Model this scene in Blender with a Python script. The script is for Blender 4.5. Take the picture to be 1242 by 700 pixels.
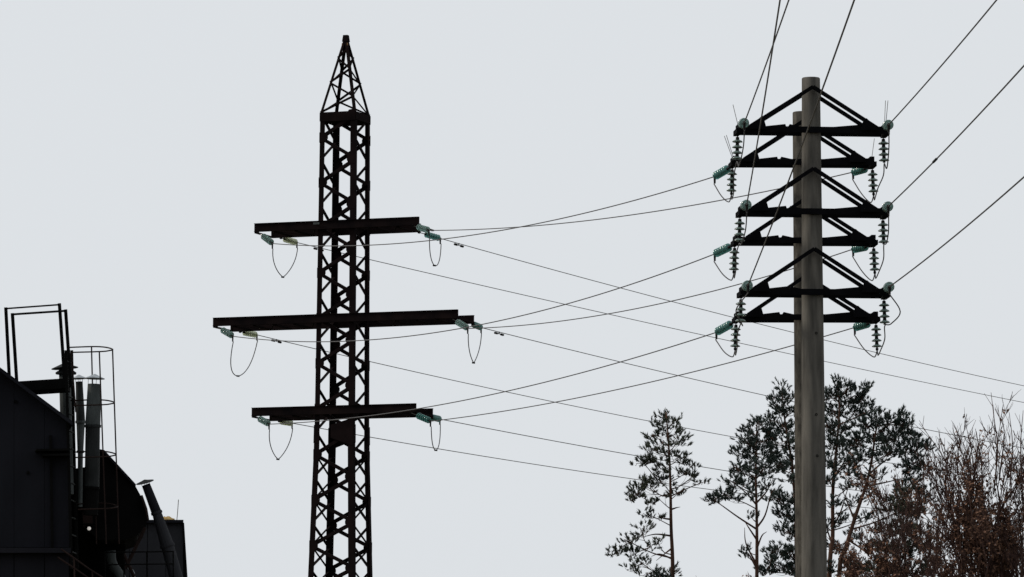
import bpy, math, random
from mathutils import Vector, Matrix, Quaternion
import numpy as np

for o in list(bpy.data.objects): bpy.data.objects.remove(o)
scene = bpy.context.scene
col = scene.collection
R = math.radians
V = Vector

# ------------------------------------------------------------------ camera
F, CAMZ, PITCH = 6000.0, 1.6, math.atan(680/6000)
CP, SP = math.cos(PITCH), math.sin(PITCH)
cam = bpy.data.cameras.new('camera'); camo = bpy.data.objects.new('camera', cam); col.objects.link(camo)
camo.location = (0, 0, CAMZ); camo.rotation_euler = (R(90)+PITCH, 0, 0)
cam.sensor_width = 36; cam.lens = 36*F/1242; cam.clip_end = 20000; cam.clip_start = .5
scene.camera = camo

# ------------------------------------------------------------------ sky, sun, exposure
SUN_AZ, SUN_EL = R(-84), R(34)          # azimuth from +Y, towards -X: light from beyond the lattice tower's side
w = bpy.data.worlds.new('World'); scene.world = w; w.use_nodes = True
nt = w.node_tree; bg = nt.nodes['Background']; bg.inputs['Strength'].default_value = .1
sky = nt.nodes.new('ShaderNodeTexSky'); sky.sky_type = 'NISHITA'; sky.sun_disc = False
sky.sun_elevation = SUN_EL; sky.sun_rotation = SUN_AZ; sky.dust_density = 3
hs = nt.nodes.new('ShaderNodeHueSaturation'); hs.inputs['Saturation'].default_value = .15
mx = nt.nodes.new('ShaderNodeMix'); mx.data_type = 'RGBA'; mx.inputs[0].default_value = .96
mx.inputs[7].default_value = (7.38, 7.70, 8.02, 1)       # thick even cloud
nt.links.new(sky.outputs[0], hs.inputs['Color']); nt.links.new(hs.outputs[0], mx.inputs[6])
nt.links.new(mx.outputs[2], bg.inputs['Color'])
sl = bpy.data.lights.new('sun', 'SUN'); sl.energy = 2.6; sl.angle = R(12); sl.color = (1, .92, .8)
so = bpy.data.objects.new('sun', sl); col.objects.link(so)
sd = V((math.sin(SUN_AZ)*math.cos(SUN_EL), math.cos(SUN_AZ)*math.cos(SUN_EL), math.sin(SUN_EL)))
so.rotation_euler = sd.to_track_quat('Z', 'Y').to_euler(); so.location = (-60, 60, 80)
vs = scene.view_settings
vs.view_transform = 'Standard'; vs.look = 'None'; vs.exposure = 0; vs.gamma = 1; vs.use_curve_mapping = False
scene.render.resolution_x, scene.render.resolution_y = 1024, 577

# ------------------------------------------------------------------ helpers
def at(px, py, Y):
    u, v = (px-621)/F, (350-py)/F
    d = V((u, CP-v*SP, SP+v*CP)); k = Y/d.y
    return V((u*k, Y, CAMZ+d.z*k))
def proj(P):
    x, y, z = P[0], P[1], P[2]-CAMZ
    f = y*CP+z*SP; up = -y*SP+z*CP
    return 621+F*x/f, 350-F*up/f

def mat(name, c, rough=.8, spec=.2, metal=0, noise=.25, scale=3, c2=None, stretch=(1,1,1), bump=0, trans=0):
    m = bpy.data.materials.new(name); m.use_nodes = True
    n = m.node_tree; b = n.nodes['Principled BSDF']
    b.inputs['Roughness'].default_value = rough; b.inputs['Specular IOR Level'].default_value = spec
    b.inputs['Metallic'].default_value = metal; b.inputs['Transmission Weight'].default_value = trans
    tc = n.nodes.new('ShaderNodeTexCoord'); mp = n.nodes.new('ShaderNodeMapping')
    mp.inputs['Scale'].default_value = stretch
    no = n.nodes.new('ShaderNodeTexNoise'); no.inputs['Scale'].default_value = scale; no.inputs['Detail'].default_value = 6
    rp = n.nodes.new('ShaderNodeValToRGB'); e = rp.color_ramp.elements
    e[0].position, e[1].position = .32, .68
    c2 = c2 or [min(1, x*(1+noise)) for x in c]; c1 = [x*(1-noise) for x in c]
    e[0].color = (*c1, 1); e[1].color = (*c2, 1)
    n.links.new(tc.outputs['Object'], mp.inputs['Vector']); n.links.new(mp.outputs[0], no.inputs['Vector'])
    n.links.new(no.outputs['Fac'], rp.inputs['Fac']); n.links.new(rp.outputs[0], b.inputs['Base Color'])
    if bump:
        bu = n.nodes.new('ShaderNodeBump'); bu.inputs['Strength'].default_value = bump; bu.inputs['Distance'].default_value = .02
        n.links.new(no.outputs['Fac'], bu.inputs['Height']); n.links.new(bu.outputs[0], b.inputs['Normal'])
    return m
M = dict(
 steel=mat('dark_painted_steel', (.006,.0045,.005), .85, .02, c2=(.010,.0062,.0065), scale=2),
 beam=mat('blackened_steel_beam', (.005,.004,.005), .85, .02, c2=(.011,.007,.007), scale=1.5),
 polesteel=mat('black_arm_steel', (.004,.004,.005), .85, .02, scale=3),
 rust=mat('rusted_bracket', (.10,.05,.02), .9, .1, c2=(.28,.17,.08), scale=9),
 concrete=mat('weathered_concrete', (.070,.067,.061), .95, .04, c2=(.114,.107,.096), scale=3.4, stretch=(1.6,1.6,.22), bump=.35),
 concrete_shaded=mat('weathered_concrete_shaded', (.050,.046,.041), .95, .04, c2=(.090,.083,.071), scale=6, stretch=(1.4,1.4,.5), bump=.5),  # rear pole: shade beside its lit twin is put into this darker colour
 hole=mat('hole_dark', (.006,.006,.006), .9, 0),
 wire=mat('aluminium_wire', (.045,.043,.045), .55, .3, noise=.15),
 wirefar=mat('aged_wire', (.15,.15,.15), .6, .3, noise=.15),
 glass=mat('teal_glass', (.46,.66,.62), .10, .4, noise=.08, trans=.75),
 glassd=mat('dark_teal_glass', (.14,.38,.35), .15, .4, noise=.15, trans=.65),
 glassh=mat('grey_green_glass', (.17,.24,.22), .15, .4, noise=.25, trans=.5),
 glassy=mat('yellow_green_glass', (.66,.72,.54), .2, .4, noise=.1, trans=.6),
 iron=mat('cast_iron', (.008,.008,.008), .7, .1),
 bark=mat('pine_bark', (.040,.026,.020), .95, .05, c2=(.085,.045,.032), scale=4, stretch=(1,1,.3)),
 barkg=mat('grey_bark', (.045,.028,.025), .95, .05, c2=(.080,.048,.042), scale=4, stretch=(1,1,.3)),
 needle=mat('pine_needles', (.026,.039,.036), .9, .05, c2=(.062,.080,.070), scale=1.1, noise=.3),
 needle2=mat('pine_needles_olive', (.030,.041,.033), .9, .05, c2=(.080,.090,.066), scale=1.1, noise=.3),
 leaf=mat('dry_brown_leaf', (.095,.054,.038), .9, .05, c2=(.20,.112,.076), scale=2.5, noise=.4),
 sheet=mat('dark_sheet_wall', (.0065,.007,.0095), .8, .05, c2=(.014,.0145,.019), scale=.7, stretch=(1,1,.4)),
 sheet2=mat('slate_sheet', (.009,.0092,.012), .8, .05, c2=(.014,.014,.018), scale=.9),
 slate=mat('slate_panel', (.020,.021,.025), .75, .08, c2=(.032,.033,.038), scale=1.1, stretch=(1,1,.3)),
 black=mat('sooty_black', (.004,.004,.004), .9, .03),
 galv=mat('galvanised_steel', (.035,.042,.043), .65, .15, c2=(.065,.075,.076), scale=5, stretch=(1,1,.4)),
 galvd=mat('sooty_galvanised', (.010,.0115,.012), .7, .1, c2=(.022,.025,.026), scale=5, stretch=(1,1,.4)),
 galvl=mat('bare_galvanised', (.30,.33,.36), .5, .3, noise=.2, scale=6),
 railp=mat('brown_rail', (.014,.008,.007), .8, .1, noise=.3),
 yellow=mat('ochre_cloth', (.35,.24,.10), .9, .1, noise=.3),
 ground=mat('winter_ground', (.06,.055,.035), 1, .05, c2=(.12,.10,.06), scale=.3),
)
lampm = bpy.data.materials.new('lamp_glass'); lampm.use_nodes = True
_b = lampm.node_tree.nodes['Principled BSDF']; _b.inputs['Base Color'].default_value = (.8,.8,.78,1)
_b.inputs['Emission Color'].default_value = (1,.95,.88,1); _b.inputs['Emission Strength'].default_value = .35

class MB:
    def __init__(s): s.v, s.f = [], []
    def prism(s, ring0, ring1, caps=True):
        b = len(s.v); n = len(ring0)
        s.v += [tuple(p) for p in ring0] + [tuple(p) for p in ring1]
        for i in range(n):
            j = (i+1) % n; s.f.append((b+i, b+j, b+n+j, b+n+i))
        if caps: s.f.append(tuple(b+i for i in reversed(range(n)))); s.f.append(tuple(b+n+i for i in range(n)))
        return s
    def box(s, a, b):
        x0,y0,z0 = a; x1,y1,z1 = b
        return s.prism([(x0,y0,z0),(x1,y0,z0),(x1,y1,z0),(x0,y1,z0)], [(x0,y0,z1),(x1,y0,z1),(x1,y1,z1),(x0,y1,z1)])
    def bar(s, p, q, wu, wv, up=(0,0,1)):
        p, q = V(p), V(q); a = (q-p).normalized(); u = a.cross(V(up))
        if u.length < 1e-4: u = a.cross(V((1,0,0)))
        u.normalize(); v = u.cross(a)
        c = [(-1,-1),(1,-1),(1,1),(-1,1)]
        return s.prism([p+u*x*wu/2+v*y*wv/2 for x,y in c], [q+u*x*wu/2+v*y*wv/2 for x,y in c])
    def angle(s, p, q, f1, f2, wd, t):            # L profile, flanges along f1 and f2
        p, q = V(p), V(q); f1, f2 = V(f1).normalized(), V(f2).normalized()
        c = [(0,0),(wd,0),(wd,t),(t,t),(t,wd),(0,wd)]
        return s.prism([p+f1*x+f2*y for x,y in c], [q+f1*x+f2*y for x,y in c])
    def tube(s, pts, r, n=6, closed=False):
        pts = [V(p) for p in pts]; m = len(pts)
        rr = r if isinstance(r, (list, tuple)) else [r]*m
        b = len(s.v); u = None
        for i, p in enumerate(pts):
            if closed: a = pts[(i+1) % m]-pts[i-1]
            else: a = pts[min(i+1, m-1)]-pts[max(i-1, 0)]
            a.normalize()
            if u is None:
                u = a.cross(V((0,0,1)))
                if u.length < .05: u = a.cross(V((1,0,0)))
            u = (u-a*u.dot(a)).normalized(); v = a.cross(u)
            for k in range(n):
                t = 2*math.pi*k/n; s.v.append(tuple(p+(u*math.cos(t)+v*math.sin(t))*rr[i]))
        for i in range(m if closed else m-1):
            i2 = (i+1) % m
            for k in range(n):
                k2 = (k+1) % n; s.f.append((b+i*n+k, b+i*n+k2, b+i2*n+k2, b+i2*n+k))
        if not closed:
            s.f.append(tuple(b+k for k in reversed(range(n)))); s.f.append(tuple(b+(m-1)*n+k for k in range(n)))
        return s
    def lathe(s, prof, n=16, ctr=(0,0,0), axis=None):
        ax = V(axis).normalized() if axis is not None else V((0,0,1)); q = V((0,0,1)).rotation_difference(ax); c = V(ctr)
        b = len(s.v)
        for r, z in prof:
            for k in range(n):
                t = 2*math.pi*k/n; s.v.append(tuple(c+q @ V((r*math.cos(t), r*math.sin(t), z))))
        for i in range(len(prof)-1):
            for k in range(n):
                k2 = (k+1) % n; s.f.append((b+i*n+k, b+i*n+k2, b+(i+1)*n+k2, b+(i+1)*n+k))
        s.f.append(tuple(b+k for k in reversed(range(n)))); s.f.append(tuple(b+(len(prof)-1)*n+k for k in range(n)))
        return s
    def mesh(s, name, m, smooth=False):
        me = bpy.data.meshes.new(name); me.from_pydata(s.v, [], s.f); me.materials.append(M[m] if isinstance(m, str) else m)
        if smooth: me.polygons.foreach_set('use_smooth', [True]*len(me.polygons))
        me.update(); return me
    def build(s, name, m, parent=None, smooth=False):
        return link(name, s.mesh(name, m, smooth), parent)
def link(name, me, parent=None):
    o = bpy.data.objects.new(name, me); col.objects.link(o)
    if parent: o.parent = parent
    return o
def tag(o, label, cat, group=None):
    o['label'] = label; o['category'] = cat
    if group: o['group'] = group
    return o
def empty(name, loc, rot=(0,0,0)):
    o = bpy.data.objects.new(name, None); col.objects.link(o); o.location = loc; o.rotation_euler = rot
    o.empty_display_size = .3
    return o
def catmull(P, n=8):
    P = [V(p) for p in P]; P = [P[0]*2-P[1]]+P+[P[-1]*2-P[-2]]; out = []
    for i in range(1, len(P)-2):
        for k in range(n):
            t = k/n; a,b,c,d = P[i-1:i+3]
            out.append(.5*((2*b)+(c-a)*t+(2*a-5*b+4*c-d)*t*t+(3*b-a-3*c+d)*t**3))
    return out+[P[-2]]
def world(root): return Matrix.LocRotScale(root.location, root.rotation_euler.to_quaternion(), V((1,1,1)))

# ------------------------------------------------------------------ ground
g = MB(); g.v = [(-4000,-3000,0),(4000,-3000,0),(4000,9000,0),(-4000,9000,0)]; g.f = [(0,1,2,3)]
go = g.build('ground', 'ground'); go['kind'] = 'structure'

# ------------------------------------------------------------------ lattice tower
TY = 190.0
def tz(py): return at(416, py, TY).z
tx0 = at(415.3, 500, TY).x - math.tan(R(.4))*tz(500)
tower = empty('lattice_tower', (tx0, TY, 0), (0, R(.4), R(-21)))
tag(tower, 'dark steel lattice tower with a pointed top and three crossarms', 'pylon')
TM = world(tower)
SW = [(0, 2.42), (tz(700), 1.87), (tz(545), 1.62), (tz(500), 1.59), (tz(385), 1.545), (tz(150), 1.475), (60, 1.475)]
def sw(z):
    for (a, x), (b, y) in zip(SW, SW[1:]):
        if z <= b: return x+(y-x)*(z-a)/(b-a)
def corner(sx, sy, z): h = sw(z)/2; return V((sx*h, sy*h, z))
zt, zb = tz(141), tz(528)
CORN = [(-1,-1),(1,-1),(1,1),(-1,1)]
for sx, sy in CORN:
    MB().angle(corner(sx,sy,zb), corner(sx,sy,zt), (-sx,0,0), (0,-sy,0), .205, .016).build('leg', 'steel', tower)
    zk = [0, tz(700), tz(545), zb]
    b = MB()
    for a, c in zip(zk, zk[1:]): b.angle(corner(sx*1.012,sy*1.012,a), corner(sx*1.012,sy*1.012,c), (-sx,0,0), (0,-sy,0), .225, .02)
    b.build('leg', 'steel', tower)
    # splice angle where the two sections meet, with bolt heads
    MB().angle(corner(sx*1.03,sy*1.03,zb-.35), corner(sx*1.03,sy*1.03,zb+.35), (-sx,0,0), (0,-sy,0), .24, .014).build('splice_plate', 'steel', tower)
    MB().box((sx*1.21-.45, sy*1.21-.45, -.4), (sx*1.21+.45, sy*1.21+.45, .35)).build('footing', 'concrete', tower)
h = (tz(304.3)-tz(359))/2          # half a zigzag
z0 = tz(331)-.06
def zig(A, B, zA, lo, hi, wd=.085, inset=.03, plates=True):
    A3, B3 = V((*A,0)), V((*B,0)); nrm = V((A[0]+B[0], A[1]+B[1], 0)).normalized()
    k = math.ceil((lo-zA)/h)
    while zA+(k+1)*h <= hi:
        a, b = (A, B) if k % 2 == 0 else (B, A)
        p, q = corner(*a, zA+k*h), corner(*b, zA+(k+1)*h)
        d = (q-p).normalized(); e = nrm.cross(d)
        p2, q2 = p+d*.06-nrm*inset, q-d*.06-nrm*inset
        MB().angle(p2-e*wd/2, q2-e*wd/2, e, -nrm, wd, .010).build('brace', 'steel', tower)
        if plates:
            t = (corner(*b, zA+(k+1)*h)-corner(*a, zA+(k+1)*h)); t.z = 0; t = -t.normalized(); c = q+nrm*.012
            r0 = [c+t*(-.02)+V((0,0,-.20)), c+t*.27+V((0,0,-.16)), c+t*.34+V((0,0,-.05)), c+t*.34+V((0,0,.05)), c+t*.27+V((0,0,.16)), c+t*(-.02)+V((0,0,.20))]
            MB().prism(r0, [x-nrm*.014 for x in r0]).build('gusset_plate', 'steel', tower)
        k += 1
lo, hi = .3, tz(140)
zig((-1,-1),(1,-1), z0, lo, hi, .13, .035)
zig((1,1),(-1,1), z0, lo, hi, .13, .035)
zig((-1,1),(-1,-1), z0, lo, hi, .13, .035, False)
zig((1,-1),(1,1), z0, lo, hi, .13, .035, False)
zig((-1,-1),(-1,1), z0, lo, zb, .085, .06, False)      # doubled side bracing of the wider base section
zig((1,1),(1,-1), z0, lo, zb, .085, .06, False)
# broad node plates where the base section starts
hw = sw(zb)/2
for sy, x0, x1 in ((-1, -.12, hw), (1, -hw, .12)):
    y = sy*(hw+.03); za, zc = tz(540), tz(511)
    xm = x0 if sy < 0 else x1; xe = x1 if sy < 0 else x0
    pr = [(xe, za-.1), (xm, za+.22), (xm, zc-.2), (xe, zc+.05)]
    MB().prism([(x, y, z) for x, z in pr], [(x, y+.014, z) for x, z in pr]).build('node_plate', 'steel', tower)
# belt under the peak
zt0, zt1 = tz(150), tz(139)
ht = sw(zt0)/2
for sy in (-1, 1): MB().box((-ht-.01, sy*(ht+.012)-.012, zt0), (ht+.01, sy*(ht+.012)+.012, zt1)).build('belt_plate', 'steel', tower)
for sx in (-1, 1): MB().box((sx*(ht+.014)-.012, -ht, zt0+.03), (sx*(ht+.014)+.012, ht, zt1-.01)).build('belt_plate', 'steel', tower)
MB().box((-ht+.02, -ht+.02, zt0+.02), (ht-.02, ht-.02, zt0+.04)).build('belt_floor', 'steel', tower)
zp = tz(50)
def pk(sx, sy, t): hh = ht+(.085-ht)*t; return V((sx*hh, sy*hh, zt1+(zp-zt1)*t))
for sx, sy in CORN:
    MB().angle(pk(sx,sy,0), pk(sx,sy,1), (-sx,0,0), (0,-sy,0), .105, .012).build('peak_leg', 'steel', tower)
LV = [0, .21, .42, .60, .76, .89]
for fi, (A, B) in enumerate(zip(CORN, CORN[1:]+CORN[:1])):
    nrm = V((A[0]+B[0], A[1]+B[1], 0)).normalized()
    for k in range(5):
        a, b = (A, B) if (k+fi) % 2 == 0 else (B, A)
        p, q = pk(*a, LV[k]), pk(*b, LV[k+1]); d = (q-p).normalized(); e = nrm.cross(d)
        MB().angle(p-e*.02-nrm*.02, q-e*.02-nrm*.02, e, -nrm, .072, .007).build('peak_brace', 'steel', tower)
cap = MB().prism([(-.12,-.12,zp-.04),(.12,-.12,zp-.04),(.12,.12,zp-.04),(-.12,.12,zp-.04)], [(-.09,-.09,zp+.22),(.09,-.09,zp+.22),(.09,.09,zp+.22),(-.09,.09,zp+.22)]).build('peak_cap', 'steel', tower)
for s_ in (-1, 1): MB().prism([(s_*.13,-.13,zp-.55),(s_*.16,-.13,zp-.55),(s_*.12,-.13,zp-.1),(s_*.09,-.13,zp-.1)], [(s_*.13,-.10,zp-.55),(s_*.16,-.10,zp-.55),(s_*.12,-.10,zp-.1),(s_*.09,-.10,zp-.1)]).build('earth_bracket', 'rust', tower)

# crossarms: a front and a rear channel beam tied together
ARMS = [('top', tz(275.5), 3.42, 3.46, .60), ('middle', tz(388.5), 5.12, 5.10, 0), ('lowest', tz(499.5), 3.42, 3.42, 0)]
BH = .33
arm_end = {}
for nm, zc, L, Rr, cut in ARMS:
    arm = empty('crossarm', (0,0,0)); arm.parent = tower; arm['label'] = f'{nm} crossarm, two long beams tied side by side'
    yb = sw(zc)/2+.09
    zc0 = zc
    for sy in (-1, 1):
        x1 = Rr-(cut if sy > 0 else 0); zc = zc0-(.05 if sy > 0 else 0)
        y0, y1 = sorted((sy*yb, sy*(yb-.075)))
        MB().prism([(-L,y0,zc-BH/2),(-L,y1,zc-BH/2),(-L,y1,zc+BH/2),(-L,y0,zc+BH/2)], [(x1,y0,zc-BH/2),(x1,y1,zc-BH/2),(x1,y1,zc+BH/2),(x1,y0,zc+BH/2)]).build('beam', 'beam', arm)
        # flange lips of the channel
        yo = sy*(yb+.05); ya, yc = sorted((yo, sy*(yb+.002)))
        for zz in (zc-BH/2, zc+BH/2-.02):
            MB().box((-L+.005, ya, zz+.001), (x1-.005, yc, zz+.019)).build('flange', 'beam', arm)
        arm_end[nm, -1, sy] = V((-L, sy*yb, zc-BH/2)); arm_end[nm, 1, sy] = V((x1, sy*yb, zc-BH/2))
    n = int(L/.85)
    for k in range(-n, n+1):
        x = k*.85
        if abs(x) < sw(zc)/2+.1: continue
        MB().box((x-.05, -yb+.078, zc-BH/2+.004), (x+.05, yb-.078, zc-BH/2+.06)).build('tie', 'beam', arm)
    for k in range(-n, n):
        x = k*.85; yy = yb-.09
        if abs(x+.42) < sw(zc)/2+.3: continue
        MB().bar((x+.05, -yy if k % 2 else yy, zc-BH/2+.035), (x+.80, yy if k % 2 else -yy, zc-BH/2+.035), .05, .012).build('lacing', 'beam', arm)
MB().box((-.9, -sw(ARMS[0][1])/2-.17, ARMS[0][1]+.02), (-.65, -sw(ARMS[0][1])/2-.145, ARMS[0][1]+.10)).build('number_plate', 'galv', tower)

# ------------------------------------------------------------------ insulator strings
disc_prof = [(.02,.055),(.05,.052),(.095,.034),(.127,.006),(.125,-.004),(.10,-.012),(.085,.004),(.065,-.016),(.03,-.004)]
cap_prof = [(.012,.12),(.04,.115),(.045,.06),(.05,.05),(.03,.045)]
DISC = {k: MB().lathe(list(reversed(disc_prof)), 14).mesh('disc', k, True) for k in ('glass','glassd','glassy','glassh')}
CAPM = MB().lathe(list(reversed(cap_prof)), 8).mesh('cap', 'iron', True)
def string(A, C, n, label, glass='glass', group=None, sp=.135, scale=1.0, clampdown=.22):
    A, C = V(A), V(C); L = (C-A).length; d = (C-A)/L
    root = empty('insulator_string', A); root.rotation_mode = 'QUATERNION'
    root.rotation_quaternion = V((0,0,-1)).rotation_difference(d)
    tag(root, label, 'insulator', group)
    l0 = max(.08, L-n*sp-.16)
    MB().tube([(0,0,.03),(0,0,-l0)], .016, 5).build('link', 'iron', root)
    MB().lathe([(.02,-.05),(.05,-.035),(.05,.035),(.02,.05)], 8).build('shackle', 'iron', root)
    MB().tube([(0,0,-l0),(0,0,-l0-n*sp-.02)], .013, 5).build('pin', 'iron', root)
    for k in range(n):
        z = -l0-(k+.85)*sp
        o = link('disc', DISC[glass], root); o.location = (0,0,z); o.scale = (scale,)*3
        o = link('cap', CAPM, root); o.location = (0,0,z); o.scale = (scale, scale, sp/.135)
    ze = -l0-n*sp
    b = MB().lathe([(.018,-L),(.04,-L+.03),(.04,ze-.03),(.02,ze)], 8)
    b.build('clamp', 'iron', root)
    if clampdown:
        q = root.rotation_quaternion.inverted(); dn = q @ V((0,0,-1))
        MB().tube([V((0,0,-L+.05)), V((0,0,-L+.05))+dn*clampdown], [.04,.03], 6).build('terminal', 'iron', root)
    return root
def wire(name, pts, r, label, cat, m='wire', group=None, n=5):
    o = MB().tube(pts, r, n).build(name, m); return tag(o, label, cat, group)

SIDE = {-1: 'away from the poles', 1: 'facing the poles'}
CL = {('top',-1): ((331,295.5),(361,294.5),(343,336)), ('middle',-1): ((283,408),(312.5,406.5),(288,456)), ('lowest',-1): ((327,514.5),(355,513.5),(337,557)),
      ('top',1): ((521,279.5),(535,289.5),(527,322)), ('middle',1): ((568,398.5),(584,397.5),(574.5,440)), ('lowest',1): ((523,511),(534,508.5),(529,546))}
clampF, clampR = {}, {}
for (nm, s_), (pf, pr, pb) in CL.items():
    ef, er = arm_end[nm, s_, -1], arm_end[nm, s_, 1]
    af = TM @ V((ef.x-s_*(.14 if s_ < 0 else .25), ef.y+.03, ef.z-.01)); ar = TM @ V((er.x-s_*(.40 if s_ < 0 else .06), er.y-.03, er.z-.01))
    cf, cr = at(*pf, af.y-1.15), at(*pr, ar.y+1.0)
    clampF[nm, s_], clampR[nm, s_] = cf, cr
    string(af, cf, 6, f'glass insulator string holding the pole wire, {nm} tower crossarm, end {SIDE[s_]}', 'glass' if s_ < 0 else ('glassd' if nm == 'lowest' else 'glass'), 'tower insulators')
    string(ar, cr, 6, f'glass insulator string holding the receding wire, {nm} tower crossarm, end {SIDE[s_]}', 'glassy' if s_ < 0 else 'glassd', 'tower insulators')
    d1, d2 = cf-V((0,0,.2)), cr-V((0,0,.2)); bot = at(*pb, (cf.y+cr.y)/2)
    dep = (d1.z+d2.z)/2-bot.z
    pts = []
    for k in range(25):
        t = k/24; e = d1.lerp(d2, .5-.5*math.cos(math.pi*t)*(abs(math.cos(math.pi*t))**.25))
        sh = (1-abs(2*t-1)**(2.4 if (nm, s_) in (('middle',-1), ('top',1), ('lowest',1)) else 1.55)); mid = (d1+d2)/2
        e.x += (bot.x-mid.x)*sh*.9; e.z -= dep*sh; pts.append(e)
    jo = wire('jumper_cable', pts, .019, f'thin jumper loop hanging under the {nm} tower crossarm end {SIDE[s_]}', 'cable', 'wire', 'tower jumper loops')
    MB().tube([pts[12]-V((.07,0,0)), pts[12]+V((.05,0,-.01))], .035, 6).build('sleeve', 'iron', jo)

# ------------------------------------------------------------------ concrete poles with crossarms
def pole(name, px_top, py_top, Y, yaw, d_top, d_bot_px, label, arms, cm, holes=(), lean=0):
    top = at(px_top, py_top, Y); H = top.z
    root = empty(name, (top.x+H*math.tan(R(lean)), Y, 0), (0, R(-lean), R(yaw))); tag(root, label, 'utility pole')
    rb = d_bot_px/2; rt = d_top/2
    prof = []
    for k in range(25):
        z = H*k/24; prof.append((rb+(rt-rb)*k/24, z))
    prof.append((rt*.93, H+.02))
    sh = MB().lathe(prof, 36).build('shaft', cm, root)
    sh.data.polygons.foreach_set('use_smooth', [len(p.vertices) == 4 for p in sh.data.polygons])
    rad = lambda z: rb+(rt-rb)*z/H
    for hx, hy in holes:
        p = at(hx, hy, Y); z = p.z; x = p.x-top.x; r_ = rad(z)
        MB().lathe([(.035,-.02),(.035,.012),(.022,.012),(.022,-.01)], 10, (x, -math.sqrt(r_*r_-x*x)-.002, z), (0,-1,0)).build('bolt_sleeve', 'hole', root)
    ends = {}
    for nm, py, hl, hr in arms:
        z = at(px_top, py, Y).z; r_ = rad(z); yb = r_+.055
        arm = empty('crossarm', (0,0,0)); arm.parent = root; arm['label'] = f'{nm} crossarm, flat beam braced by sloping struts'
        for sy in (-1, 1):
            ya, yc = sorted((sy*yb-.03*1, sy*yb+.03))
            prof = [(-hl, z-.10), (hr, z-.10), (hr, z+.085), (hr-.35, z+.085), (hr-.62, z+.115), (hr-.68, z+.13), (.55, z+.06), (-.35, z+.06), (-.62, z+.12), (-.66, z+.06), (-.72, z+.06), (-.74, z+.12), (-1.25, z+.06), (-hl+.3, z+.065), (-hl, z+.085)]
            if sy > 0: prof = [(-hl, z-.10), (hr, z-.10), (hr, z+.07), (-hl, z+.07)]
            MB().prism([(x, ya, q) for x, q in prof], [(x, yc, q) for x, q in prof]).build('beam', 'polesteel', arm)
            # chevron struts from the beam up to the shaft
            for sx, hh in ((-1, hl), (1, hr)):
                y = sy*(yb+.06)
                MB().bar((sx*(hh-.28), y, z+.04), (sx*.0, y, z+1.12), .085, .098).build('strut', 'polesteel', arm)
                pr = [(sx*(hh-.22), z-.03), (sx*(hh-.72), z-.03), (sx*(hh-.68), z+.12), (sx*(hh-.64), z+.27), (sx*(hh-.56), z+.29)]
                y2 = y+sy*.05
                MB().prism([(x, y2-.01, q) for x, q in pr], [(x, y2+.01, q) for x, q in pr]).build('gusset_plate', 'polesteel', arm)
        for zz in (z,):
            rr = rad(zz)+.012
            b = MB(); ring = 28
            for dz in (-.05, .05): pass
            b.lathe([(rr-.01, zz-.05), (rr+.012, zz-.05), (rr+.012, zz+.05), (rr-.01, zz+.05)], 28); b.build('clamp_band', 'polesteel', arm)
        for sx, hh in ((-1, hl), (1, hr)):
            MB().box((sx*hh-.07, -yb-.04, z-.13), (sx*hh+.07, yb+.04, z+.0)).build('end_plate', 'polesteel', arm)
            MB().box((sx*(hh-.05)-.06, -yb-.02, z+.0), (sx*(hh-.05)+.06, yb+.02, z+.14)).build('end_bracket', 'polesteel', arm)
            ends[nm, sx] = (V((sx*hh, 0, z-.12)), yb)
    return root, ends
W1 = 46.0
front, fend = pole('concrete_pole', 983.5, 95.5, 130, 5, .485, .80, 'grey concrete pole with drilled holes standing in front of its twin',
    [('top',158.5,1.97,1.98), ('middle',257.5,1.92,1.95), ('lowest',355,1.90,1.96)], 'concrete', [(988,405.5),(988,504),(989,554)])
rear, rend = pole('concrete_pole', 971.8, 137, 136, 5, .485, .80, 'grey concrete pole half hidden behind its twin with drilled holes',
    [('top',197.5,1.95,1.97), ('middle',292.5,1.91,1.97), ('lowest',385.5,1.90,2.0)], 'concrete_shaded', lean=.42)
FM, RM = world(front), world(rear)
PS = {-1: 'lattice tower side', 1: 'brown tree side'}
# bird spikes, thin pairs of wires on the top arms
for root, ends, lst in ((front, fend, ((-1, ((889,127),)), (1, ((1074,122),(1077,122))))), (rear, rend, ((-1, ((878.5,165),(881,164))), (1, ((1060.5,168),))))):
    mm = world(root)
    for sx, tips in lst:
        e = ends['top', sx][0]
        for k, t in enumerate(tips):
            p = mm @ (e+V((sx*-.02+.03*k, 0, .2))); q = at(*t, p.y)
            o = MB().tube([mm.inverted() @ p, mm.inverted() @ q], .0085, 4).build('bird_spike', 'wirefar', root)

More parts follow.
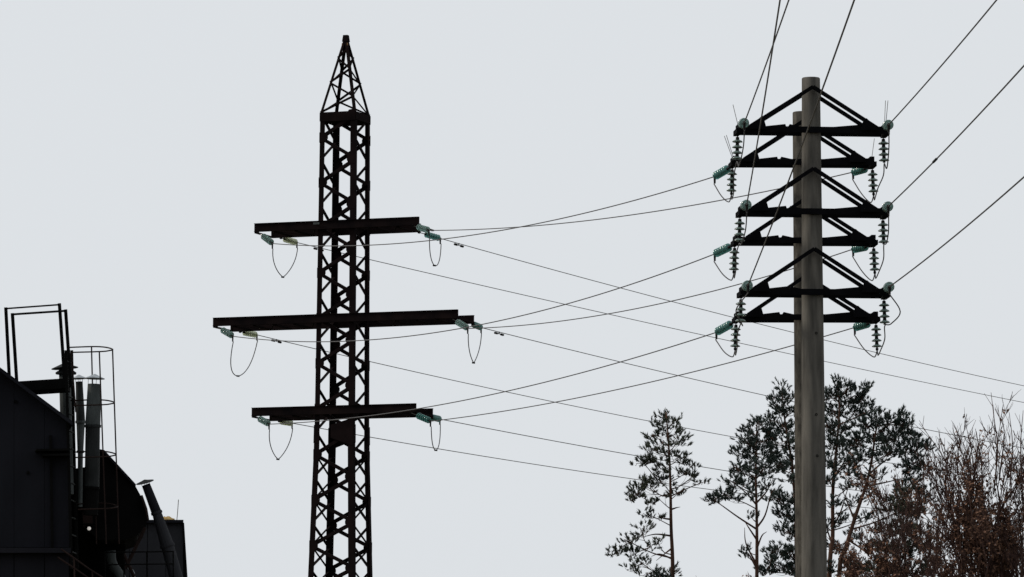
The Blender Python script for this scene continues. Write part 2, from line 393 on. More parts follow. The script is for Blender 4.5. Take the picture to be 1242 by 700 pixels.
Lw = {'top': (214.5, 209), 'middle': (308.5, 302.5), 'lowest': (403.5, 397.5)}
bottomF, bottomR, tensF, tensR = {}, {}, {}, {}
FDIR = {('top',-1): (-.005, -.02), ('middle',-1): (-.03, .0), ('lowest',-1): (0, .03), ('top',1): (.01, -.1), ('middle',1): (.01, -.05), ('lowest',1): (.01, 0)}
for nm in ('top','middle','lowest'):
    for sx in (-1, 1):
        # rear pole
        e, yb = rend[nm, sx]; A = RM @ e
        C = A+V((.03*sx, 0, -.80)); bottomR[nm, sx] = C
        string(A, C, 4, f'insulator string hanging under {nm} crossarm of half hidden pole, {PS[sx]}', 'glassh', 'hanging insulators', .155, 1.12, 0)
        A2 = RM @ (e+V((-.05*sx, yb, .06 if sx < 0 else .03)))
        px = 866 if sx < 0 else 1034
        C2 = at(px+(2 if nm == 'lowest' else 0), Lw[nm][0 if sx < 0 else 1], A2.y+1.25); tensR[nm, sx] = C2
        string(A2, C2, 6, f'tilted teal insulator string at {nm} crossarm of half hidden pole, {PS[sx]}', 'glassd', 'tension insulators', .15, .95, .2)
        # front pole
        e, yb = fend[nm, sx]; A = FM @ e
        if sx > 0: A.x -= .05
        C = A+V((.02*sx, 0, -.72)); bottomF[nm, sx] = C
        string(A, C, 4, f'insulator string hanging under {nm} crossarm of pole with holes, {PS[sx]}', 'glassh', 'hanging insulators', .15, 1.12, 0)
        A2 = FM @ (e+V((.09 if sx < 0 else .0, -yb, .23)))
        dx, dz = FDIR[nm, sx]
        C2 = A2+(V((0,0,CAMZ))-A2).normalized()*1.35+V((.05, 0, .03)); tensF[nm, sx] = C2
        string(A2, C2, 7, f'teal insulator string in line with its wire, {nm} crossarm of holed pole, {PS[sx]}', 'glass', 'tension insulators', .14, 1.08, .2)
        # jumper from tension clamp past both hanging strings to the other tension clamp
        bf, br = bottomF[nm, sx], bottomR[nm, sx]
        rnd = random.Random(hash((nm, sx)) % 1000 if False else len(nm)*7+sx)
        k1 = rnd.uniform(.02, .22); k2 = rnd.uniform(.12, .35)
        pts = [C2-V((0,0,.2)), C2+V(((.30 if nm == 'lowest' else .02)*sx, .35, -.62)), bf+V((.12 if nm == 'lowest' and sx > 0 else .03, -.5, -k1)), bf+V((0,0,-.02)), bf.lerp(br, .25)+V((.05*sx,0,-k2*.7)), bf.lerp(br, .6)+V((0,0,-k2)), br+V((0,-.3,-.15)), br, br+V((-.05,.5,-.12)), br.lerp(tensR[nm, sx], .55)+V((0,.1,-.30)), tensR[nm, sx]-V((0,0,.2))]
        wire('jumper_cable', catmull(pts, 6), .017, f'slack jumper cable linking the {nm} crossarms of both poles, {PS[sx]}', 'cable', 'wire', 'pole jumper cables')

# ------------------------------------------------------------------ conductors
def fit(S, Exy, vias, Ez=None, sag0=None):
    S = V(S); ez = Ez if Ez is not None else S.z; sag = sag0 or 0
    P = lambda t: V((S.x+(Exy[0]-S.x)*t, S.y+(Exy[1]-S.y)*t, S.z+(ez-S.z)*t-4*sag*t*(1-t)))
    for it in range(6):
        A, B = [], []
        for px, py in vias:
            a, b = 0., .98; sg = proj(P(a))[0] < px
            for _ in range(50):
                m_ = (a+b)/2
                q = P(m_)
                if q.y < 1: b = m_; continue
                if (proj(q)[0] < px) == sg: a = m_
                else: b = m_
            t = (a+b)/2; z = at(px, py, P(t).y).z
            if Ez is None and sag0 is None: A.append([t, -4*t*(1-t)]); B.append(z-S.z)
            elif Ez is None: A.append([t]); B.append(z-S.z+4*sag0*t*(1-t))
            else: A.append([-4*t*(1-t)]); B.append(z-S.z-(Ez-S.z)*t)
        sol = np.linalg.lstsq(np.array(A), np.array(B), rcond=None)[0]
        if Ez is None and sag0 is None: ez, sag = S.z+sol[0], sol[1]
        elif Ez is None: ez = S.z+sol[0]
        else: sag = sol[0]
    print('wire', [round(x,1) for x in S], 'ez', round(ez,1), 'sag', round(sag,2))
    return P
def run(P, n=60, t1=1.0): return [P(t1*k/n) for k in range(n+1)]
TP = {('top',1): [(640,275),(760,262),(900,237)], ('top',-1): [(448,297),(520,292),(640,274),(760,246)], ('middle',-1): [(448,412),(548,400),(688,369),(784,340)],
      ('middle',1): [(680,388),(784,372),(900,346)], ('lowest',-1): [(440,504),(500,497),(612,476),(760,438)], ('lowest',1): [(680,486),(824,456),(900,436)]}
for (nm, s_), vias in TP.items():
    C, E = clampF[nm, s_], tensR[nm, s_]
    P = fit(C, (E.x, E.y), vias, Ez=E.z)
    wire('conductor_wire', run(P), .0175, f'wire rising to the concrete poles from {nm} tower crossarm end {SIDE[s_]}', 'wire', 'wire', 'wires between tower and poles')
FW = {('top',1): [(560,294),(720,340),(884,384),(1000,413),(1203,459.5)], ('top',-1): [(448,314),(588,346),(736,380),(876,412),(1000,439.5),(1203,480)],
      ('middle',1): [(600,401),(752,438),(900,474),(946,484),(1124,521)], ('middle',-1): [(448,438),(614,475),(792,512),(900,532)],
      ('lowest',1): [(540,508),(784,555),(880,571)], ('lowest',-1): [(448,528),(612,556),(776,581),(872,597)]}
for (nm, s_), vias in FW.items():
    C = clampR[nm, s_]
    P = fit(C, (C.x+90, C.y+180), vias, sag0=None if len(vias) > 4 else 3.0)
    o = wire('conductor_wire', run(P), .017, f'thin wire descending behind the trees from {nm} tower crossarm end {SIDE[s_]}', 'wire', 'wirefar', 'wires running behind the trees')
    if nm != 'lowest':
        t = .0085 if s_ < 0 else .0035
        t = {('top',-1): .0085, ('middle',-1): .0075, ('top',1): .0075, ('middle',1): .0075}[nm, s_]
        c = P(t); d = (P(t+.002)-P(t)).normalized()
        dm = empty('vibration_damper', c); tag(dm, f'small black damper on receding wire of {nm} tower crossarm end {SIDE[s_]}', 'damper', 'wire dampers')
        q = d; off = V((0,0,-.07))
        MB().tube([off-q*.25, off+q*.25], .012, 5).build('messenger', 'iron', dm)
        MB().bar((0,0,.02), (0,0,-.08), .05, .05, (1,0,0)).build('clip', 'iron', dm)
        for k in (-1, 1): MB().tube([off+q*k*.16, off+q*k*.36], .045, 7).build('weight', 'iron', dm)
NW = {('top',-1): [(933.7,68.6),(956,0)], ('middle',-1): [(925,127),(937,55),(947.5,0)], ('lowest',-1): [(951,237),(980,154),(1014,58),(1037.6,0)],
      ('top',1): [(1141,86),(1206,0)], ('middle',1): [(1134,199),(1203,123),(1242,77)], ('lowest',1): [(1220,238),(1242,211)]}
for (nm, s_), vias in NW.items():
    C = tensF[nm, s_]; dx = FDIR[nm, s_][0]
    P = fit(C, (C.x+dx*200, C.y-200), vias, sag0=2.5)
    o = wire('conductor_wire', run(P, 80), .018, f'dark overhead wire from {nm} crossarm of the pole with holes, {PS[s_]}', 'wire', 'wire', 'wires passing overhead')
    if (nm, s_) == ('middle', 1):
        for tt in np.linspace(.01, .3, 400):
            if abs(proj(P(tt))[0]-1134) < .6: break
        MB().tube([P(tt-.002), P(tt+.002)], .032, 7).build('splice_sleeve', 'iron', o)

# ------------------------------------------------------------------ pines
def pine(label, Y, trunk, r0, masses, seed, stubs=(), needle='needle', dens=1.0, size=1.0):
    rnd = random.Random(seed)
    T = [at(px, py, Y) for px, py in trunk]
    base = V((T[0].x-.1, Y, 0)); T = [base, base.lerp(T[0], .5)]+T
    path = catmull(T, 5); H = path[-1].z
    root = empty('pine_tree', base); tag(root, label, 'tree', 'pine trees')
    I = lambda p: V(p)-base
    tr = MB().tube([I(p) for p in path], [.62*r0*(1-.84*(p.z/H)**1.3) for p in path], 9)
    def tp(z):
        for a, b in zip(path, path[1:]):
            if b.z >= z: return a.lerp(b, max(0, min(1, (z-a.z)/max(1e-6, b.z-a.z))))
        return path[-1]
    br, nd = MB(), MB()
    nv, nf = nd.v, nd.f
    def tuft(p, d):
        d = d.normalized(); u = d.orthogonal().normalized(); v = d.cross(u)
        L = rnd.uniform(.12, .28)*size
        for k in range(16):
            t = rnd.random(); a = rnd.uniform(0, 6.283)
            s = p+d*L*.75*t; side = u*math.cos(a)+v*math.sin(a)
            tip = s+(d*rnd.uniform(.5,1)+side*rnd.uniform(.25,.75))*.15*size
            wv = d.cross(side)*.020*size
            b = len(nv); nv.extend((tuple(s-wv), tuple(s+wv), tuple(tip))); nf.append((b, b+1, b+2))
    cent = []
    for px, py, rx, ry, n in sorted(masses, key=lambda m: abs(m[0]-np.interp(-m[1], [-q[1] for q in trunk], [q[0] for q in trunk]))):
        sc = F/Y; rx, ry = rx/sc, ry/sc
        Mc = at(px, py, Y+rnd.uniform(-1, 1)*min(1.6, .6+rx))
        t0 = tp(Mc.z); hd = (Mc-t0).length
        t0 = tp(max(1, Mc.z-.30*hd-.15)); near = [c for c in cent if (c-Mc).length < .62*hd]
        if near: t0 = min(near, key=lambda c: (c-Mc).length)
        cent.append(Mc); hd = (Mc-t0).length
        mid = t0.lerp(Mc, .5)+V((rnd.uniform(-.15,.15), rnd.uniform(-.3,.3), rnd.uniform(-.25,.15)))*max(.3, hd*.5)
        bp = catmull([t0, mid, Mc, Mc+(Mc-mid).normalized()*rx*.6], 4)
        rr = .016+.010*hd
        if hd > .25: br.tube([I(p) for p in bp], [rr*(1-.7*k/(len(bp)-1)) for k in range(len(bp))], 5)
        for i in range(max(3, int(n*dens*.86))):
            while True:
                e = V((rnd.uniform(-1,1), rnd.uniform(-1,1), rnd.uniform(-1,1)))
                if e.length < 1: break
            e = e*(.9+.5*rnd.random())
            q = Mc+V((e.x*rx, e.y*max(.5, rx*.9), e.z*ry))
            s = bp[rnd.randrange(4, len(bp))]
            m2 = s.lerp(q, .6)+V((0,0,-.06))
            br.tube([I(s), I(m2), I(q)], [.012,.009,.006], 3)
            out = (q-Mc); out.z *= .4
            for k in range(3):
                dd = V((0,0,.8))+out.normalized()*.7+V((rnd.uniform(-.7,.7), rnd.uniform(-.7,.7), rnd.uniform(-.3,.4)))
                tuft(I(q)+V((rnd.uniform(-.12,.12), rnd.uniform(-.12,.12), rnd.uniform(-.08,.08))), dd)
    for pts in stubs:
        P3 = [tp(at(*pts[0], Y).z)]+[at(px, py, Y+(k+1)*.25*(1 if rnd.random() > .5 else -1)) for k, (px, py) in enumerate(pts[1:])]
        pp = catmull(P3, 4); br.tube([I(p) for p in pp], [.045*(1-.8*k/(len(pp)-1)) for k in range(len(pp))], 5)
    tr.build('trunk', 'bark', root, True); br.build('branches', 'bark', root)['kind'] = 'stuff'
    nd.build('crown', needle, root)['kind'] = 'stuff'
    return root
pine('slender pine with a narrow crown and long lower boughs on one side', 200, [(816,700),(814,640),(813,580),(811,540),(808,500)], .26,
 [(807,503,5,6,16),(800,512,9,5,16),(816,512,8,5,14),(808,522,16,6,26),(797,531,14,4,22),(826,522,6,5,10),(820,535,14,6,26),(806,545,22,8,50),(780,561,10,4,16),(775,562,6,4,9),(796,560,16,6,30),(822,556,14,8,34),(812,568,16,8,30),(840,565,8,5,13),(838,580,10,4,14),(850,586,7,4,11),(830,575,10,5,14),(795,580,12,6,20),(784,590,14,8,44),(772,600,9,8,34),(766,606,5,6,16),(805,588,14,7,18),(824,598,9,5,14),(788,610,9,5,12),(800,606,8,4,8),
  (784,625,9,5,14),(795,628,9,4,10),(778,645,10,9,22),(765,658,14,8,26),(750,668,9,6,15),(742,673,4,4,10),(770,672,12,8,24),(788,664,8,5,10),(798,658,7,5,12),(780,684,14,6,22),(764,690,8,5,12),(815,692,10,7,16),(790,697,16,4,14)], 3,
 [[(813,600),(804,601),(798,603)],[(814,618),(820,616),(825,615)],[(813,630),(803,628),(798,622)],[(815,650),(795,648),(778,652)],[(815,678),(800,672),(790,675)],[(815,665),(806,672),(796,680)]], 'needle2', .5)
pine('pine with a rounded crown and one long bare limb, beside the hidden pole', 195, [(918,700),(918,640),(917,590),(917,550),(918,515)], .24,
 [(920,514,8,6,18),(910,522,10,6,20),(930,522,9,6,16),(905,535,12,7,26),(922,536,16,8,38),(940,530,8,7,14),(898,550,11,7,24),(916,552,18,9,46),(936,550,12,9,30),(893,568,9,6,18),(905,570,14,8,32),(925,570,16,10,40),(945,565,9,9,20),(888,585,12,7,24),(902,590,14,7,24),(880,600,12,7,24),(866,606,10,5,17),(858,608,5,4,8),(890,605,9,5,12),(930,590,12,7,18),(912,600,10,6,12),(912,627,6,7,7),(905,672,7,3,7),(908,666,5,3,4)], 5,
 [[(918,642),(895,627),(874,612),(866,607)],[(918,655),(908,640),(903,632)],[(918,640),(928,625),(935,600),(940,592)],[(918,665),(924,650),(930,645)],[(918,690),(908,672),(904,670)],[(918,610),(930,596),(938,580)],[(918,612),(905,598),(895,590)],[(918,685),(905,660),(903,640)]], 'needle', .7)
pine('tall dark pine standing directly behind the two concrete poles', 205, [(966,700),(965,620),(960,560),(952,510),(948,475)], .28,
 [(948,474,7,8,16),(940,485,8,7,12),(957,484,10,8,18),(946,497,14,8,22),(960,500,14,9,28),(936,510,9,8,16),(950,520,16,9,34),(966,522,12,10,28),(955,540,18,9,40),(970,548,14,9,28),(962,562,18,8,34),(945,566,12,7,20),(958,580,12,7,16),(942,604,12,8,30),(960,606,14,8,34),(950,624,10,8,24),(966,628,14,10,36),(955,645,12,9,30),(970,652,12,10,28),(945,668,14,8,34),(962,672,16,9,40),(935,680,12,8,28),(950,690,20,8,46),(928,694,10,6,18),(970,692,12,9,28)], 7, (), 'needle', .8)
pine('large forked pine leaning over beside the pole with holes', 188, [(1018,700),(1026,665),(1038,625),(1050,590),(1057,560),(1062,525),(1066,510)], .30,
 [(1066,508,10,7,20),(1050,515,14,8,28),(1078,515,12,8,26),(1060,530,18,9,44),(1082,535,16,9,38),(1040,535,14,9,30),(1092,505,9,6,16),(1098,515,10,7,20),(1090,525,12,7,26),(1105,530,10,6,20),(1115,538,10,5,18),(1125,543,8,4,13),(1098,548,14,8,30),(1075,552,16,9,36),(1045,555,16,8,30),(1112,560,12,6,22),(1120,572,8,6,16),(1100,570,14,8,30),(1110,590,14,10,36),(1122,600,8,10,20),(1095,592,12,8,20),(1030,560,14,8,22),(1062,575,12,6,12),(1090,620,12,8,20),(1105,625,12,9,22)], 9,
 [[(1030,655),(1050,670),(1066,690)],[(1036,630),(1028,610),(1020,590)],[(1056,575),(1072,560),(1090,550)],[(1050,590),(1075,585),(1095,580)]], 'needle', .8)
pine('tallest pine of the grove, its open crown rising past the pole with holes', 210, [(1006,700),(1010,650),(1010,600),(1014,550),(1018,500),(1016,468)], .30,
 [(1016,466,6,7,15),(1026,474,9,7,18),(1043,476,9,6,17),(1052,470,4,5,7),(1008,482,12,7,24),(1030,485,14,7,28),(1048,488,10,6,16),(1012,500,16,9,34),(1035,502,14,8,26),(1055,498,9,5,10),(1006,520,14,9,26),(1024,520,16,9,32),(1010,540,14,9,30),(1030,542,14,8,22),(1008,562,12,9,26),(1022,568,16,7,24),(1040,578,14,5,16),(1006,585,10,8,18),(1030,590,10,5,10),(1012,610,9,6,12),(1035,610,12,6,12),(1022,632,12,6,14),(1004,640,9,7,14),(1048,628,12,6,14),(1040,652,12,6,14),(1014,664,11,7,16),(1056,664,12,7,16),(1030,682,14,7,18),(1006,690,10,7,16),(1050,692,14,7,18)], 11,
 [[(1010,640),(1020,620),(1026,600),(1030,588)],[(1010,660),(1003,640),(1001,620)],[(1012,580),(1024,560),(1032,545)]], 'needle', 1.05)
pine('low bushy pine growing among the brown bare trees', 180, [(1100,720),(1098,680),(1096,640),(1094,600)], .2,
 [(1094,600,10,8,22),(1085,615,14,8,30),(1104,618,14,8,32),(1080,640,16,9,36),(1104,645,18,9,40),(1120,660,14,9,28),(1075,665,14,8,28),(1095,670,18,9,36),(1060,690,14,8,24),(1085,692,18,8,34),(1110,694,18,8,34),(1130,690,12,8,20)], 13, (), 'needle2', 1.0)
pine('young pine whose dark tip shows low under the slender pine', 190, [(800,740),(800,715),(801,697)], .12,
 [(801,698,5,4,10),(795,706,9,5,16),(808,708,9,5,16),(790,716,10,5,16),(812,718,12,5,18)], 15, (), 'needle', 1.0)

# ------------------------------------------------------------------ bare trees with dry brown leaves
def bare(label, Y, base_px, stems, seed, leaves=1.0, r0=.09, depth=4, group='brown bare trees', spread=.5, leaf_py=560, shoots=()):
    rnd = random.Random(seed); base = at(base_px, 1000, Y); base.z = 0
    root = empty('bare_tree', base); tag(root, label, 'tree', group)
    I = lambda p: V(p)-base
    tr, tw, lf = MB(), MB(), MB()
    zl = at(base_px, leaf_py, Y).z
    def leaf(p):
        for _ in range(rnd.randrange(1, 3)):
            c = p+V((rnd.uniform(-.09,.09), rnd.uniform(-.09,.09), rnd.uniform(-.12,.02)))
            a = V((rnd.uniform(-1,1), rnd.uniform(-1,1), rnd.uniform(-1.4,.3))).normalized()*rnd.uniform(.08,.17)
            b = a.orthogonal().normalized()*rnd.uniform(.03,.06); k = len(lf.v)
            lf.v += [tuple(c), tuple(c+a*.5+b), tuple(c+a), tuple(c+a*.5-b)]; lf.f.append((k,k+1,k+2,k+3))
    def grow(p, d, L, r, dep):
        n = 4; pts = [p]; q = p.copy(); dd = d.normalized()
        for k in range(n):
            dd = (dd+V((rnd.gauss(0,.14), rnd.gauss(0,.14), rnd.gauss(.05,.08)))).normalized()
            q = q+dd*(L/n); pts.append(q.copy())
        (tr if dep >= depth-1 else tw).tube(pts, [r*(1-.6*k/n) for k in range(n+1)], 5 if dep >= depth-1 else 3)
        clump = math.sin(q.x*1.9+seed)+math.sin(q.z*1.7+q.y)+rnd.uniform(-1,1) > .1
        if dep <= 1:
            for k in range(1, n+1):
                if clump and rnd.random() < .75*leaves*(1-.85*max(0, min(1, (pts[k].z-zl)/1.8))): leaf(pts[k])
        if dep == 0: return
        for c in range({5:6, 4:7, 3:6, 2:4, 1:3}[dep]):
            k = rnd.uniform(.25, 1)*n; i = min(n-1, int(k)); s = pts[i].lerp(pts[i+1], k-i)
            ax = V((rnd.gauss(0,1), rnd.gauss(0,1), rnd.gauss(0,.35))).normalized()
            nd_ = (dd+ax*rnd.uniform(spread*.6, spread*1.3)+V((0,0,.18))).normalized()
            grow(s, nd_, L*rnd.uniform(.34,.60), max(.012, r*.56), dep-1)
    for (x0, y0), (x1, y1) in stems:
        p = at(x0, y0, Y+rnd.uniform(-1.2,1.2)); q = at(x1, y1, Y+rnd.uniform(-2,2))
        b0 = V((rnd.uniform(-.3,.3), rnd.uniform(-.3,.3), 0)); pp = I(p)
        tr.tube(catmull([b0, b0.lerp(pp, .5)+V((rnd.uniform(-.3,.3), 0, 0)), pp], 4), [r0*1.6-(r0*.6)*k/8 for k in range(9)], 7)
        grow(pp, I(q)-pp, (q-p).length, r0, depth)
    for pts in shoots:
        p3 = catmull([I(at(x, y, Y+rnd.uniform(-.6,.6))) for x, y in pts], 4)
        tw.tube(p3, [.028-.020*k/(len(p3)-1) for k in range(len(p3))], 4)
        for k in range(4, len(p3)-1, 2):
            d = (p3[k]-p3[k-1]).normalized()+V((rnd.uniform(-.8,.8), rnd.uniform(-.8,.8), .4))
            tw.tube([p3[k], p3[k]+d*rnd.uniform(.25,.6)], [.012,.007], 3)
    tr.build('trunk', 'barkg', root); tw.build('twigs', 'barkg', root)['kind'] = 'stuff'; lf.build('leaves', 'leaf', root)['kind'] = 'stuff'
    return root
bare('thorny reddish bare tree with dense upright twigs, taller of the brown trees', 165, 1205,
  [((1180,860),(1158,690)),((1190,860),(1176,665)),((1197,860),(1190,655)),((1205,860),(1205,640)),((1212,860),(1218,650)),((1220,860),(1232,640)),((1228,860),(1250,645)),((1235,860),(1268,660)),((1190,870),(1176,705)),((1212,870),(1210,700)),((1230,870),(1240,700)),((1165,880),(1140,720))], 21, .55, .055, 4, spread=.46, leaf_py=590,
  shoots=[[(1175,640),(1160,585),(1140,548),(1124,525),(1115,510)],[(1205,600),(1210,545),(1206,510),(1202,476)],[(1185,600),(1178,545),(1172,518)],[(1225,590),(1228,540),(1224,500)],[(1240,600),(1238,540),(1241,498)],[(1165,620),(1150,570),(1142,540)],[(1212,580),(1218,530),(1215,505)],[(1192,600),(1190,560),(1183,520)]])
bare('small bare tree full of clinging rust brown leaves beside the forked pine', 172, 1090,
  [((1088,850),(1076,685)),((1094,850),(1090,655)),((1102,850),(1108,680))], 23, .65, .045, 4, spread=.55, leaf_py=545)
bare('thin bare sapling between the two brown trees', 176, 1150,
  [((1150,830),(1146,700)),((1156,830),(1162,690))], 25, .6, .04, 4, spread=.42)
bare('leafless grey shrub growing under the leaning pine trunk', 182, 1035,
  [((1030,800),(1022,720)),((1038,800),(1042,715)),((1048,800),(1060,725))], 27, .3, .03, 4)
bare('low leafless bush between the slender pine and the round crowned pine', 185, 868,
  [((866,790),(858,750)),((870,790),(874,745)),((878,790),(886,750)),((860,790),(846,752)),((890,790),(900,750))], 29, .2, .02, 3)

# ------------------------------------------------------------------ industrial roofscape
BY = 80.0
def ext(px_poly, Y, depth, slant=-.14):
    a = [at(x, y, Y) for x, y in px_poly]; dv = V((slant*depth, depth, 0)); return a, [p+dv for p in a]
def panel(name, px_poly, Y, depth, m, root, slant=-.14):
    a, b = ext(px_poly, Y, depth, slant); o = V(root.location)
    return MB().prism([p-o for p in a], [p-o for p in b]).build(name, m, root)
GY = 1000+140       # below the ground line in pixels at this distance
gpx = lambda Y: proj((0, Y, -.2))[1]
bh = empty('boiler_house', at(40, 900, BY) * 1); bh.location.z = 0
tag(bh, 'dark sheet metal boiler house with a sloping roof, carrying the access frame', 'building')
roofy = lambda x: 446.5+(x)*(500-446.5)/72
gb = gpx(BY)
xs = [-150, -60, -22, 17, 54, 84]
for i, (a, b) in enumerate(zip(xs, xs[1:])):
    panel('wall_panel', [(a+.2, roofy(a)+3), (b-.2, roofy(b)+3), (b-.2, 664), (a+.2, 664)], BY, .10, 'sheet', bh)
    panel('wall_panel', [(a+.5, 671), (b-.5, 671), (b-.5, gb), (a+.5, gb)], BY+.06, .10, 'sheet2', bh)
panel('inner_wall', [(-150, roofy(-150)+4), (83, roofy(83)+4), (83, gb), (-150, gb)], BY+.12, 9, 'sheet', bh)
panel('roof', [(-155, roofy(-155)-1), (88, roofy(88)-1), (88, roofy(88)+4), (-155, roofy(-155)+4)], BY-.25, 9.6, 'sheet', bh)
panel('ledge', [(-150, 664.5), (86, 664.5), (86, 670.5), (-150, 670.5)], BY-.16, .25, 'sheet2', bh)
for y in (546, 552): panel('pipe_bracket', [(44 if y < 550 else 52, y-1.5), (84, y-2), (84, y+.5), (44 if y < 550 else 52, y+1)], BY-.35, .34, 'black', bh)
panel('service_pipe', [(60, 528), (63, 528), (65, 664), (62, 664)], BY-.08, .07, 'black', bh)
for x, y in ((19, 487), (34, 573)): panel('wall_bolt', [(x-1.6, y-1.6), (x+1.6, y-1.6), (x+1.6, y+1.6), (x-1.6, y+1.6)], BY-.04, .05, 'black', bh)

def frame_thing():
    root = empty('access_frame', at(45, 462, BY+.4)); o = V(root.location)
    tag(root, 'pair of tall black square tube hoops on the boiler house roof edge', 'railing')
    for k, (tl, tr_, bl, br_, Y) in enumerate((((7,374.5),(72,369.5),(11.5,462),(79,470),BY+.9), ((15,381.5),(79.5,377),(20.5,466),(86,470),BY+.1))):
        A, B, C, D = [at(*p, Y)-o for p in (tl, tr_, bl, br_)]
        MB().bar(C, A+V((0,0,.02)), .052, .052, (0,1,0)).build('post', 'black', root)
        MB().bar(D, B+V((0,0,.02)), .052, .052, (0,1,0)).build('post', 'black', root)
        MB().bar(A-V((.02,0,0)), B+V((.02,0,0)), .05, .022 if k == 0 else .03).build('top_rail', 'black', root)
    A, B = at(18, 468, BY+.1)-o, at(80, 464, BY+.1)-o
    MB().prism([A+V((0,0,-.09)), B+V((0,0,-.09)), B+V((0,.8,-.09)), A+V((0,.8,-.09))], [A+V((0,0,.07)), B+V((0,0,.07)), B+V((0,.8,.07)), A+V((0,.8,.07))]).build('platform', 'black', root)
    return root
frame_thing()

def ladder():
    Y0 = BY-.1; base = at(88, 690, Y0); root = empty('caged_ladder', base); o = base
    tag(root, 'black caged ladder with thin hoops climbing beside the vent pipes', 'ladder')
    for x0, x1, Y in ((80, 86.5, Y0), (87, 93.5, Y0+.45)):
        MB().bar(at(x0, 425, Y)-o, at(x1, 690, Y)-o, .045, .045, (0,1,0)).build('rail', 'black', root)
    y = 438
    while y < 690:
        t = (y-425)/265
        p, q = at(80+6.5*t, y, Y0)-o, at(87+6.5*t, y+3, Y0+.45)-o
        MB().tube([p, q], .014, 6).build('rung', 'galvd', root); y += 21
    def hoop(yn, yf, xl, xr, sh, r=.012):
        c = [(xl, yf, .55), (xr-26, yf-1, .55), (xr-12, yf-.6, .5), (xr-3, (yn+yf)/2-1.5, .33), (xr, (yn+yf)/2+.3, .22), (xr-4, yn-1.2, .08), (xr-14, yn, 0), (xl+4, yn+1, -.02)]
        pts = catmull([at(x, y_, Y0+d)-o for x, y_, d in c], 3)
        MB().tube(pts, r, 5).build('hoop', 'railp', root)
    for k, (yn, yf) in enumerate(((426.5,421.5),(491,486),(554,548.5),(617,611.5))):
        hoop(yn, yf, 83+k*2.5, 136.8+k*2.1, 0)
    for x0, y0_, x1, y1, d in ((136.5, 423, 144.5, 660, .22), (120.5, 427, 129, 660, .0), (111, 420.5, 117, 660, .55), (86.5, 427, 92, 500, 0)):
        MB().tube([at(x0, y0_, Y0+d)-o, at(x1, y1, Y0+d)-o], .0125, 5).build('strap', 'railp', root)
ladder()

def vent(label, Y, axis_px, rad_px, cap=None, mt='galv', collars=(), caps_m='galv', tilt=None):
    pts = [at(x, y, Y) for x, y in axis_px]; root = empty('vent_pipe', pts[0]); o = pts[0]
    tag(root, label, 'vent pipe', 'roof vents'); sc = F/Y
    for i, (a, b) in enumerate(zip(pts, pts[1:])):
        MB().tube([a-o, b-o], [rad_px[i]/sc, (rad_px[i+1]-.4)/sc], 16).build('pipe_section', mt[i] if isinstance(mt, (list, tuple)) else mt, root, False)
        d = (b-a).normalized(); rc = rad_px[i+1]/sc+.012
        if i < len(pts)-2: MB().tube([b-o-d*.02, b-o+d*.02], rc, 16).build('collar', mt[i] if isinstance(mt, (list, tuple)) else mt, root)
    top = pts[-1]; d = (pts[-1]-pts[-2]).normalized(); rt = rad_px[-1]/sc
    if cap:
        w_, hgt, gap = cap
        ax = V(tilt) if tilt else d
        MB().lathe([(w_/sc, 0), (w_/sc, .008), (w_*.45/sc, hgt*.6/sc), (.01, hgt/sc)], 18, top-o+d*gap/sc, ax).build('rain_cap', caps_m, root, False)
        for k in range(4):
            t = k*math.pi/2+.6; u = d.orthogonal().normalized(); v = d.cross(u); e = (u*math.cos(t)+v*math.sin(t))*rt*.92
            MB().bar(top-o+e-d*.05, top-o+e+d*(gap+1)/sc, .022, .006).build('cap_leg', mt[-1] if isinstance(mt, (list, tuple)) else mt, root)
    for (x, y, rr, hh) in collars:
        c = at(x, y, Y)-o; MB().lathe([(rr/sc, -hh/sc), (rr*1.03/sc, 0), (rr*.8/sc, hh/sc)], 16, c).build('collar', mt[-1] if isinstance(mt, (list, tuple)) else mt, root)
    return root
vent('dark sooty vent pipe with a curved cap crossing the access frame', BY+1.2, [(84,600),(79,452),(78.5,445)], [8.5,8,7.5], (16.5,7,-2), ['galv','galvd'], [(80,452,12.5,2)], 'galvd')
vent('thin pale grey vent pipe with a cone cap between two thicker pipes', BY+1.6, [(97,615),(97.5,548),(97.8,512),(96,463)], [3,3.6,5.6,4.6], (10,5,3.5), ['galv','galv','galvd'], (), 'galvl')
vent('thick grey vent pipe with a wide pale cone cap inside the ladder cage', BY+.25, [(110,625),(111.5,592),(112.5,517),(114.5,466)], [9,9,9.3,8.6], (12.5,6,6.5), ['black','galvd','galv'], (), 'galvl')
vent('leaning dark vent pipe with a tilted flat cap beside the slate block', BY+3, [(222,730),(203,662),(190,622),(177,588)], [8.5,8.2,6.2,5.6], (11,3.5,3), ['slate','slate','sheet2'], (), 'galvd', tilt=(-.25,-.25,1))

hood = empty('conveyor_hood', at(140, 640, BY+2)); tag(hood, 'black round shouldered conveyor hood behind the ladder cage', 'hood')
panel('casing', [(108,572),(119,549),(122,546.2),(126,547.5),(164,589),(170,600),(176,618),(178.5,628),(177,638),(166,650),(152,655),(120,655),(104,640)], BY+2, 3, 'black', hood, -.09)
panel('shoulder_strip', [(121,544.8),(126.5,545.8),(165,587.5),(164,590),(126,549),(121,548)], BY+1.9, 3.1, 'sheet2', hood, -.09)
panel('mouth_flange', [(170,601),(173,600.5),(178.8,617),(181,630),(178.5,630),(176,618)], BY+1.85, .5, 'railp', hood, -.09)
blk = empty('machine_house', at(120, 1000, BY+3.2)); blk.location.z = 0; tag(blk, 'sooty black machine house between ladder and slate block', 'building')
panel('wall', [(78,570),(108,566),(119,575),(150,650),(152,655),(152,gpx(BY+3.2)),(78,gpx(BY+3.2))], BY+3.2, 4, 'black', blk, -.09)
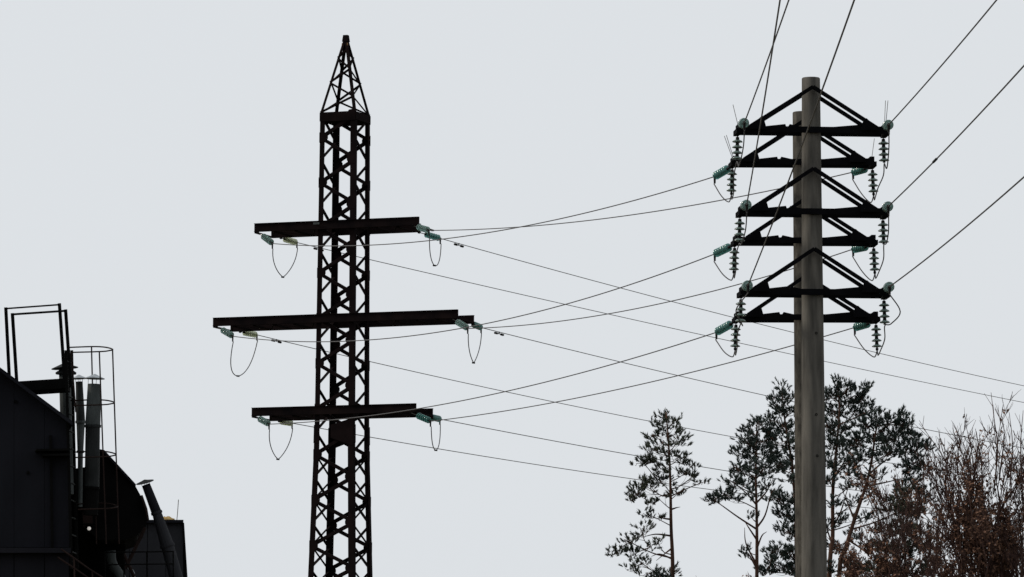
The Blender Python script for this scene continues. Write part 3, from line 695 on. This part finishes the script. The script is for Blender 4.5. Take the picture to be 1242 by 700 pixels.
panel('rusty_panel', [(100,622),(112,620),(113,638),(101,640)], BY+1.9, .08, 'rust', blk, -.09).active_material = M['railp']
sb = empty('slate_block', at(190, 1000, BY+8)); sb.location.z = 0; tag(sb, 'flat topped slate coloured block behind the leaning vent pipe', 'building')
gb2 = gpx(BY+8)
for a, b in ((136,157),(157,179),(179,201),(201,222.5)):
    panel('wall_panel', [(a+.4,634),(b-.4,634),(b-.2+(4 if b > 220 else 0)*0,gb2),(a+.4,gb2)], BY+8, .1, 'slate', sb, -.09)
panel('core', [(137,634),(221.5,634),(226,700),(226,gb2),(137,gb2)], BY+8.12, 3, 'slate', sb, -.09)
panel('parapet', [(136,630.5),(222.5,630.5),(222.5,634),(136,634)], BY+7.9, 3.2, 'sheet', sb, -.09)
panel('edge_trim', [(221,634),(223.4,634),(227.5,700),(225,700)], BY+7.95, .3, 'black', sb, -.09)
rag = empty('cloth_heap', at(203, 631, BY+8.5)); tag(rag, 'small ochre cloth heap lying on the slate block roof', 'cloth')
b = MB(); rr = random.Random(4)
b.lathe([(.13,-.01),(.125,.02),(.09,.045),(.05,.055),(.01,.06)], 11); b.v = [(x*(1+rr.uniform(-.2,.2)), y, z*(1+rr.uniform(-.3,.3))) for x, y, z in b.v]
b.build('cloth', 'yellow', rag)
ant = MB().tube([at(214.5,631,BY+8.6), at(215.5,620,BY+8.6), at(216.5,606,BY+8.6)], .007, 4).build('rod_antenna', 'wirefar'); tag(ant, 'thin grey rod standing on the slate block roof', 'antenna')

hr = empty('handrail', at(150, 690, BY-.6)); o_ = V(hr.location); tag(hr, 'brown tube handrail sloping down in front of the machine house', 'railing')
for pts in ([(74,666),(90,677),(108,690),(130,704)], [(70,676),(90,689),(110,703)]):
    MB().tube([at(x, y, BY-.6)-o_ for x, y in pts], .016, 6).build('rail', 'railp', hr)
for x, y in ((90,677),(112,692)): MB().tube([at(x, y, BY-.6)-o_, at(x+1, y+45, BY-.6)-o_], .014, 6).build('post', 'railp', hr)
gr = empty('guard_rail', at(165, 690, BY+1.4)); o_ = V(gr.location); tag(gr, 'thin level guard rail crossing in front of the slate block', 'railing')
for y in (670, 685): MB().tube([at(126, y, BY+1.4)-o_, at(211, y-1, BY+1.4)-o_], .012, 6).build('rail', 'black', gr)
for x in (127, 150, 178, 210): MB().tube([at(x, 669, BY+1.4)-o_, at(x+1, 760, BY+1.4)-o_], .013, 6).build('post', 'black', gr)
for (x0, y0_), (x1, y1) in (((176,640),(152,690)), ((150,672),(163,700))):
    MB().tube([at(x0, y0_, BY+1.6)-o_, at(x1, y1, BY+1.6)-o_], .03, 7).build('stay', 'railp', gr)
el = empty('duct_elbow', at(150, 700, BY+2.6)); o_ = V(el.location); tag(el, 'small bare galvanised duct elbow low behind the guard rail', 'duct')
MB().tube([p-o_ for p in catmull([at(134,668,BY+2.6), at(136,684,BY+2.6), at(146,700,BY+2.6), at(156,725,BY+2.6)], 4)], .085, 12).build('elbow', 'galv', el, True)
MB().tube([p-o_ for p in catmull([at(152,686,BY+2.4), at(158,690,BY+2.4), at(162,698,BY+2.4), at(163,712,BY+2.4)], 4)], .03, 8).build('branch', 'galvl', el, True)

lm = empty('wall_lamp', at(108, 641, BY+1.75)); tag(lm, 'small lit bulkhead lamp on the dark machine house wall', 'lamp')
MB().lathe([(.075,-.03),(.08,.0),(.07,.03)], 14, (0,.06,0), (0,-1,0)).build('lamp_base', 'black', lm)
MB().lathe([(.025,0),(.032,.02),(.028,.04),(.01,.055)], 14, (0,.03,0), (0,-1,0)).build('lamp_globe', lampm, lm, True)
MB().box((-.10,-.06,.065), (.10,.08,.08)).build('lamp_hood', 'black', lm)
